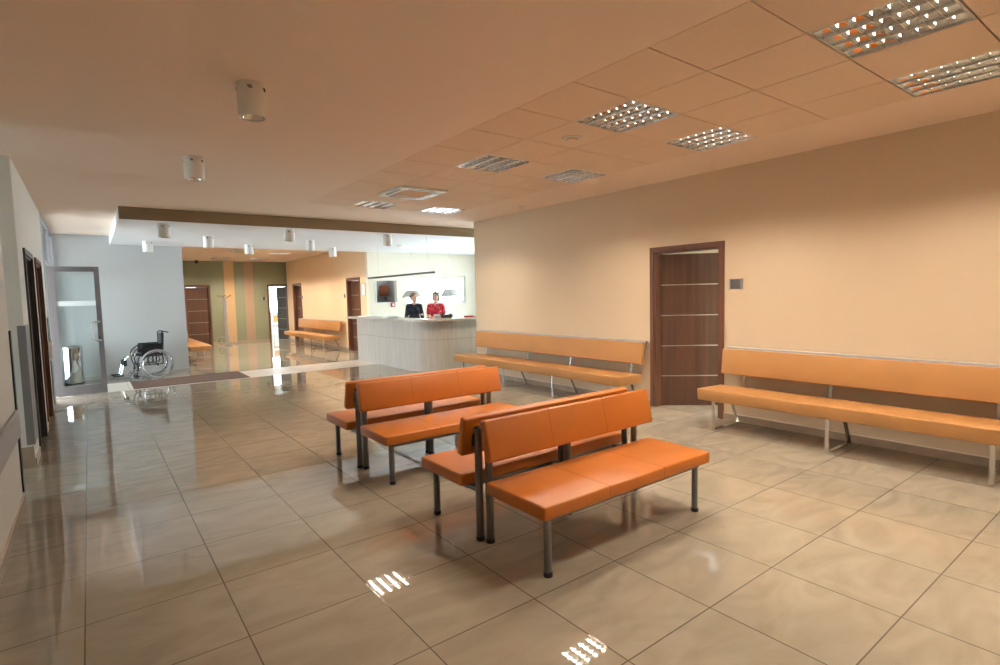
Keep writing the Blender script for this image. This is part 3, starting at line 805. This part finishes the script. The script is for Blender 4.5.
# ------------------------------------------------------------------ people
def remeshed(name, bm, m, parent, vox=.007, smooth=4):
    bmesh.ops.recalc_face_normals(bm, faces=bm.faces)
    me = bpy.data.meshes.new('tmp'); bm.to_mesh(me); bm.free()
    o = bpy.data.objects.new('tmp', me); C.objects.link(o)
    md = o.modifiers.new('r', 'REMESH'); md.mode = 'VOXEL'; md.voxel_size = vox
    s = o.modifiers.new('s', 'SMOOTH'); s.iterations = smooth; s.factor = .5
    dg = bpy.context.evaluated_depsgraph_get(); ev = o.evaluated_get(dg)
    me2 = bpy.data.meshes.new_from_object(ev); me2.name = name
    bpy.data.objects.remove(o); bpy.data.meshes.remove(me)
    me2.materials.clear(); me2.materials.append(m)
    for p in me2.polygons: p.use_smooth = True
    r = bpy.data.objects.new(name, me2); C.objects.link(r); r.parent = parent
    return r
def person(loc, rz, label, top, skin, hair, head_turn, arms, sleeve, style):
    """standing woman, local facing -y"""
    t = thing('person', label, 'person', loc, rz)
    H = Matrix.Translation((0, 0, 1.42)) @ Matrix.Rotation(head_turn, 4, 'Z') @ Matrix.Rotation(.08, 4, 'X') @ Matrix.Scale(1.1, 4) @ Matrix.Translation((0, 0, -1.42))
    def h(p): return tuple(H @ Vector(p))
    b = nb()
    ell(b, (0, 0, .90), (.165, .112, .13)); ell(b, (0, 0, 1.03), (.122, .088, .12)); ell(b, (0, .005, 1.19), (.142, .10, .15))
    for s in (-1, 1): ell(b, (s*.068, -.065, 1.185), (.062, .055, .06))
    cap(b, (-.115, .005, 1.31), (.115, .005, 1.31), .046, .046)
    cap(b, (0, .012, 1.31), h((0, .0, 1.43)), .052, .045)
    ell(b, h((0, .0, 1.515)), (.073, .092, .098), Matrix.Rotation(head_turn, 4, 'Z'))
    ell(b, h((0, -.028, 1.462)), (.054, .062, .062), Matrix.Rotation(head_turn, 4, 'Z'))
    cap(b, h((0, -.085, 1.515)), h((0, -.104, 1.482)), .008, .013)      # nose
    cap(b, h((-.018, -.083, 1.452)), h((.018, -.083, 1.452)), .009, .009)  # lips
    ell(b, h((0, -.078, 1.420)), (.02, .018, .016))                       # chin
    for s in (-1, 1):
        ell(b, h((s*.073, .005, 1.495)), (.010, .018, .030), Matrix.Rotation(head_turn, 4, 'Z'))
        ell(b, h((s*.03, -.080, 1.528)), (.02, .012, .008))             # brow
    for s in (-1, 1):
        cap(b, (s*.085, 0, .86), (s*.092, -.01, .47), .088, .055); cap(b, (s*.092, -.01, .47), (s*.095, .01, .10), .056, .036)
        cap(b, (s*.095, .02, .045), (s*.105, -.13, .035), .04, .03)
    for s, (el_, wr, tip) in zip((-1, 1), arms):
        sh = (s*.143, .01, 1.30)
        cap(b, sh, el_, .046, .036); cap(b, el_, wr, .036, .024)
        e, wv, tp = Vector(el_), Vector(wr), Vector(tip); d = (tp-wv).normalized(); sd = d.cross(Vector((0, 0, 1))).normalized()
        pc = wv+d*.045
        ell(b, pc, (.036, .036, .020)); ell(b, wv+d*.02, (.028, .028, .020))
        for k, ln in enumerate((.062, .075, .070, .052)):
            q0 = wv+d*.075+sd*(k-1.5)*.019; q1 = q0+d*ln*.55+Vector((0, 0, .004)); q2 = q0+d*ln+Vector((0, 0, -.010))
            cap(b, q0, q1, .0095, .0085); cap(b, q1, q2, .0085, .0075)
        th0 = wv+d*.03-sd*.028*s; th1 = th0+d*.035-sd*.022*s; th2 = th1+d*.025-sd*.004*s
        cap(b, th0, th1, .012, .010); cap(b, th1, th2, .010, .0085)
    body = remeshed('body', b, skin, t)
    # clothes
    b = nb()
    ell(b, (0, 0, .93), (.178, .125, .13)); ell(b, (0, 0, 1.03), (.136, .102, .13)); ell(b, (0, .005, 1.18), (.155, .112, .145))
    for s in (-1, 1): ell(b, (s*.068, -.068, 1.185), (.070, .062, .068))
    cap(b, (-.118, .008, 1.308), (.118, .008, 1.308), .056, .056)
    for s, (el_, wr, tip) in zip((-1, 1), arms):
        sh = Vector((s*.143, .01, 1.30)); e = Vector(el_)
        if sleeve >= 1:
            cap(b, sh, e, .058, .048); cap(b, e, e.lerp(Vector(wr), sleeve-1), .048, .038)
        else: cap(b, sh, sh.lerp(e, sleeve), .060, .054)
    ell(b, (0, -.022, 1.265), (.105, .085, .055))
    remeshed('top', b, top, t)
    b = nb(); ell(b, (0, 0, .89), (.176, .122, .12))
    for s in (-1, 1): cap(b, (s*.087, 0, .86), (s*.094, -.01, .47), .098, .070); cap(b, (s*.094, -.01, .47), (s*.096, .01, .11), .070, .062)
    remeshed('trousers', b, MT['trousers'], t, .01)
    for s in (-1, 1):
        b = nb(); cap(b, (s*.096, .025, .042), (s*.106, -.14, .036), .047, .036); remeshed('shoe', b, MT['black'], t, .01)
    R = Matrix.Rotation(head_turn, 4, 'Z')
    b = nb()
    ell(b, h((0, .018, 1.540)), (.084, .095, .088), R); ell(b, h((0, .045, 1.50)), (.080, .072, .085), R)
    if style == 'bun': ell(b, h((0, .115, 1.53)), (.04, .035, .04), R)
    else:
        for s in (-1, 1): ell(b, h((s*.066, .03, 1.49)), (.022, .05, .07), R)
        ell(b, h((0, .075, 1.45)), (.07, .045, .08), R)
    remeshed('hair', b, hair, t)
    for s in (-1, 1):
        b = nb(); ell(b, h((s*.028, -.0835, 1.508)), (.011, .008, .007), R); obj('eye', b, MT['eye'], t, smooth=True)
    b = nb(); ell(b, h((0, -.0895, 1.4525)), (.02, .007, .007), R); obj('mouth', b, MT['lip'], t, smooth=True)
    return t
p1 = person((6.31, 11.80, 0), math.radians(-32), 'person in a dark long-sleeved round-necked top standing behind the desk, hair tied back', MT['navy'], MT['skin'], MT['hair1'], math.radians(38),
       [((-.195, .03, 1.04), (-.15, -.20, 1.02), (-.10, -.32, 1.03)), ((.195, .03, 1.04), (.20, -.20, 1.10), (.17, -.34, 1.115))], 1.85, 'bun')
p2 = person((6.39, 10.90, 0), math.radians(-34), 'person in a red short-sleeved patterned blouse standing behind the desk', MT['red'], MT['skin2'], MT['hair2'], math.radians(-15),
       [((-.195, .03, 1.04), (-.14, -.20, 1.06), (-.06, -.32, 1.06)), ((.20, .02, 1.04), (.21, -.21, 1.06), (.17, -.33, 1.06))], .55, 'bob')
# pattern dots on the blouse
nt = MT['red'].node_tree; tcn = [n for n in nt.nodes if n.type == 'TEX_COORD'][0]
vo = nt.nodes.new('ShaderNodeTexVoronoi'); vo.inputs['Scale'].default_value = 22; nt.links.new(tcn.outputs['Object'], vo.inputs['Vector'])
ls = mth(nt, 'LESS_THAN', vo.outputs['Distance'], .22)
nt.links.new(mixc(nt, ls, (.62, .02, .04), (.85, .75, .75)), nt.nodes['Principled BSDF'].inputs['Base Color'])

# ------------------------------------------------------------------ wheelchair (local: faces -x, near side -y)
def wheelchair(loc, rz):
    t = thing('wheelchair', 'black folding wheelchair with grey tyres parked against the pale grey wall', 'wheelchair', loc, rz)
    R = .30
    for s in (-1, 1):
        y = s*.27
        b = nb(); ring(b, (0, y, R), R-.017, .017, 'y', 44, 8); wl = obj('wheel', b, MT['tyre'], t, smooth=True)
        b = nb(); ring(b, (0, y, R), R-.034, .009, 'y', 44, 6); obj('rim', b, MT['black'], wl, smooth=True)
        b = nb()
        for k in range(24):
            a = 2*PI*k/24; a2 = a+(.25 if k % 2 else -.25)
            tube(b, [(.022*math.cos(a2), y+(.018 if k % 2 else -.018), R+.022*math.sin(a2)), ((R-.04)*math.cos(a), y, R+(R-.04)*math.sin(a))], .0016, 4)
        obj('spokes', b, MT['chrome'], wl)
        b = nb(); tube(b, [(0, y-.035, R), (0, y+.035, R)], .024, 14); obj('hub', b, MT['black'], wl, smooth=True)
        b = nb(); ring(b, (0, y+s*.035, R), R-.045, .009, 'y', 40, 6)
        for k in range(6):
            a = 2*PI*k/6+.3; tube(b, [((R-.045)*math.cos(a), y+s*.035, R+(R-.045)*math.sin(a)), ((R-.035)*math.cos(a), y+s*.008, R+(R-.035)*math.sin(a))], .004, 5)
        obj('push_rim', b, MT['chrome'], wl, smooth=True)
        # castor
        yc = s*.24; xc = -.36; rc = .09
        b = nb(); ring(b, (xc, yc, rc), rc-.012, .012, 'y', 26, 8); cs = obj('castor', b, MT['tyre'], t, smooth=True)
        b = nb(); tube(b, [(xc, yc-.012, rc), (xc, yc+.012, rc)], .03, 12)
        for k in range(5):
            a = 2*PI*k/5; tube(b, [(xc, yc, rc), (xc+.07*math.cos(a), yc, rc+.07*math.sin(a))], .008, 5)
        obj('castor_hub', b, MT['black'], cs, smooth=True)
        b = nb()
        for q in (-1, 1): tube(b, [(xc, yc+q*.022, rc), (xc+.03, yc+q*.022, .21)], .008, 6)
        box(b, xc, xc+.06, yc-.03, yc+.03, .20, .22); tube(b, [(xc+.03, yc, .22), (xc+.03, yc, .33)], .016, 8)
        obj('castor_fork', b, MT['black'], cs, smooth=True)
        # side frame
        b = nb(); yf = s*.215
        tube(b, [(.11, yf, .30), (.11, yf, .92)], .012, 8)
        tube(b, [(.11, yf, .30), (-.33, yf, .30), (-.36, yf, .34), (-.38, yf, .46), (-.34, yf, .50), (.11, yf, .50)], .012, 8)
        tube(b, [(.11, yf, .68), (-.26, yf, .68), (-.36, yf, .60), (-.40, yf, .48)], .011, 8)
        tube(b, [(0, yf, R), (0, yf, .50)], .016, 8); tube(b, [(0, yf, R), (0, s*.24, R)], .012, 8)
        obj('side_frame', b, MT['black'], t, smooth=True)
        b = nb(); tube(b, [(-.24, yf-.012, .675), (-.345, yf-.012, .585), (-.37, yf-.012, .51)], .008, 6); obj('chrome_side_bar', b, MT['chrome'], t, smooth=True)
        b = nb(); rbox(b, -.26, .10, yf-.006, yf+.006, .46, .67, .004, 1); obj('skirt_guard', b, MT['blackfab'], t)
        b = nb(); rbox(b, -.25, .10, yf-.03, yf+.03, .692, .72, .01, 2); obj('armrest', b, MT['black'], t, smooth=True)
        b = nb(); tube(b, [(.11, yf, .92), (.13, yf, .945), (.16, yf, .95), (.235, yf, .925)], .012, 8); obj('push_handle', b, MT['black'], t, smooth=True)
        # leg rest
        b = nb(); yl = s*.15
        tube(b, [(-.38, yf, .50), (-.46, yf*.9, .50), (-.52, yl, .44), (-.60, yl, .14)], .011, 8)
        lr = obj('leg_rest', b, MT['chrome'], t, smooth=True)
        b = nb(); rbox(b, -.74, -.56, yl-.06, yl+.06, .105, .13, .008, 2); obj('foot_plate', b, MT['black'], lr, smooth=True)
        b = nb(); rbox(b, -.56, -.50, yl-.05, yl+.05, .30, .42, .012, 2); obj('calf_pad', b, MT['black'], lr, smooth=True)
    b = nb(); rbox(b, -.34, .10, -.20, .20, .49, .53, .014, 2); obj('seat', b, MT['blackfab'], t, smooth=True)
    mt = Matrix.Translation((.115, 0, .52)) @ Matrix.Rotation(.06, 4, 'Y')
    b = nb(); rbox(b, -.02, .018, -.20, .20, 0, .40, .012, 2, mt); obj('backrest', b, MT['blackfab'], t, smooth=True)
    b = nb()
    tube(b, [(-.12, -.21, .30), (-.12, .21, .48)], .011, 8); tube(b, [(-.12, .21, .30), (-.12, -.21, .48)], .011, 8); tube(b, [(0, -.25, R), (0, .25, R)], .010, 8)
    obj('cross_brace', b, MT['black'], t, smooth=True)
wheelchair((1.02, 13.17, 0), math.radians(4))

# ------------------------------------------------------------------ mat, bin, coat stand
b = nb(); rbox(b, .555, 2.50, 11.66, 12.78, 0, .012, .004, 1)
o = obj('entrance_mat', b, MT['mat']); tag(o, 'long brown entrance mat on the pale floor band in front of the wheelchair', 'mat')
t = thing('waste_bin', 'shiny steel waste bin standing behind the open glass door', 'bin', (-.305, 13.42, 0))
b = nb(); lathe(b, [(.150, .012), (.155, .02), (.155, .70), (.15, .705)], n=32); obj('bin_body', b, MT['chrome'], t, smooth=True)
b = nb(); lathe(b, [(.158, 0), (.158, .02), (.150, .022)], n=32); obj('base_ring', b, MT['black'], t, smooth=True)
b = nb(); lathe(b, [(.157, .706), (.157, .72), (.14, .735), (.06, .74)], n=32); obj('lid', b, MT['alu'], t, smooth=True)

t = thing('coat_stand', 'tall grey coat stand with amber hooks before the striped green wall', 'coat stand', (3.72, 20.5, 0))
b = nb()
for k in range(5):
    a = 2*PI*k/5; tube(b, [(.05*math.cos(a), .05*math.sin(a), .03), (.05*math.cos(a), .05*math.sin(a), 1.68)], .011, 8)
for z in (.35, .8, 1.25, 1.66): lathe(b, [(.06, z), (.06, z+.015), (.02, z+.018)], n=20)
tube(b, [(0, 0, .02), (0, 0, 1.7)], .03, 12)
obj('pole', b, MT['railmat'], t, smooth=True)
b = nb(); 
for k in range(4):
    a = 2*PI*k/4+.3; ring_pts = [(.04*math.cos(a)+(.16+.16*math.cos(q))*math.cos(a), .04*math.sin(a)+(.16+.16*math.cos(q))*math.sin(a), .165+.155*math.sin(q)) for q in [2*PI*i/20 for i in range(20)]]
    tube(b, ring_pts, .008, 6, closed=True)
obj('base_loops', b, MT['alu'], t, smooth=True)
for k in range(6):
    a = 2*PI*k/6+.2; c_, s_ = math.cos(a), math.sin(a)
    b = nb(); tube(b, [(.03*c_, .03*s_, 1.66), (.12*c_, .12*s_, 1.66), (.20*c_, .20*s_, 1.71)], .009, 6); ell(b, (.21*c_, .21*s_, 1.72), (.022,)*3)
    obj('hook', b, MT['brasswood'] if k % 2 == 0 else MT['leather'], t, smooth=True)
# camera dome
t = thing('security_camera', 'small black camera high on the green wall corner', 'camera', (3.0, 20.95, 2.92))
b = nb(); rbox(b, -.05, .05, -.05, .05, -.02, .009, .005, 1); obj('mount', b, MT['black'], t); b = nb(); ell(b, (0, 0, -.05), (.055, .055, .05)); obj('dome', b, MT['black'], t, smooth=True)

# chair and table in the sunlit far room
t = thing('meeting_chair', 'pale chair seen through the open door at the corridor end', 'chair', (6.35, 23.6, 0), .4)
b = nb(); rbox(b, -.22, .22, -.22, .22, .43, .46, .012, 2); obj('seat', b, MT['brasswood'], t)
b = nb(); rbox(b, -.20, .20, .20, .225, .60, .88, .01, 2); obj('backrest', b, MT['brasswood'], t)
for sx in (-1, 1):
    for sy in (-1, 1):
        b = nb(); tube(b, [(sx*.2, sy*.2, 0), (sx*.2, sy*.2, .9 if sy > 0 else .43)], .012, 8); obj('leg', b, MT['chrome'], t, smooth=True)

# ------------------------------------------------------------------ left wall fittings
b = nb(); rbox(b, LX+.0005, LX+.03, 1.0, 5.50, .56, .76, .012, 2)
t = obj('bumper_rail', b, MT['railmat'], smooth=True); tag(t, 'wide grey bumper rail on the near left wall', 'rail')
b = nb(); rbox(b, LX+.0005, LX+.012, 5.545, 5.585, .10, 1.36, .002, 1); box(b, LX-.06, LX+.0005, 5.601, 5.61, .10, 1.36); box(b, LX, LX+.012, 5.585, 5.61, .10, 1.36)
o = obj('corner_guard', b, MT['black']); tag(o, 'thin dark corner guard at the near edge of the side passage', 'corner guard', 'wall corner guards')
b = nb(); box(b, LX-.05, LX-.0005, 6.787, 6.799, .22, 1.36); box(b, LX+.0005, LX+.012, 6.787, 7.2, .22, 1.36); box(b, LX-.0005, LX+.0005, 6.787, 6.799, .22, 1.36)
o = obj('corner_guard', b, MT['guard']); tag(o, 'wide grey corner guard at the far edge of the side passage', 'corner guard', 'wall corner guards')
b = nb(); box(b, LX+.0005, LX+.014, 10.30, 10.52, .02, 1.36)
o = obj('corner_guard', b, MT['guard']); tag(o, 'grey wall guard between the second left door and the glass entrance', 'corner guard', 'wall corner guards')
b = nb(); box(b, -3.9, LX-.002, 6.788, 6.8, 0, .2)
struct('baseboard_passage', b, MT['skirt'], 'stone skirting in the side passage', 'baseboard')
t = thing('handrail', 'short brown handrail end in the side passage', 'handrail', (LX-.1, 6.8, 1.05))
b = nb(); tube(b, [(-2.5, -.07, 0), (-.0, -.07, 0)], .022, 12); obj('rail', b, MT['leather'], t, smooth=True)
for x in (-2.2, -.3):
    b = nb(); tube(b, [(x, -.001, -.03), (x, -.07, -.03), (x, -.07, -.021)], .008, 6); obj('bracket', b, MT['alu'], t)
t = thing('wall_dispenser', 'small white dispenser on the left wall beside the glass entrance', 'dispenser', (LX, 10.0, .92))
b = nb(); rbox(b, .001, .06, -.05, .05, -.12, .10, .02, 3); obj('case', b, MT['lampwhite'], t, smooth=True)
b = nb(); rbox(b, .015, .045, -.02, .02, -.17, -.1205, .01, 2); obj('nozzle', b, MT['lampwhite'], t, smooth=True)
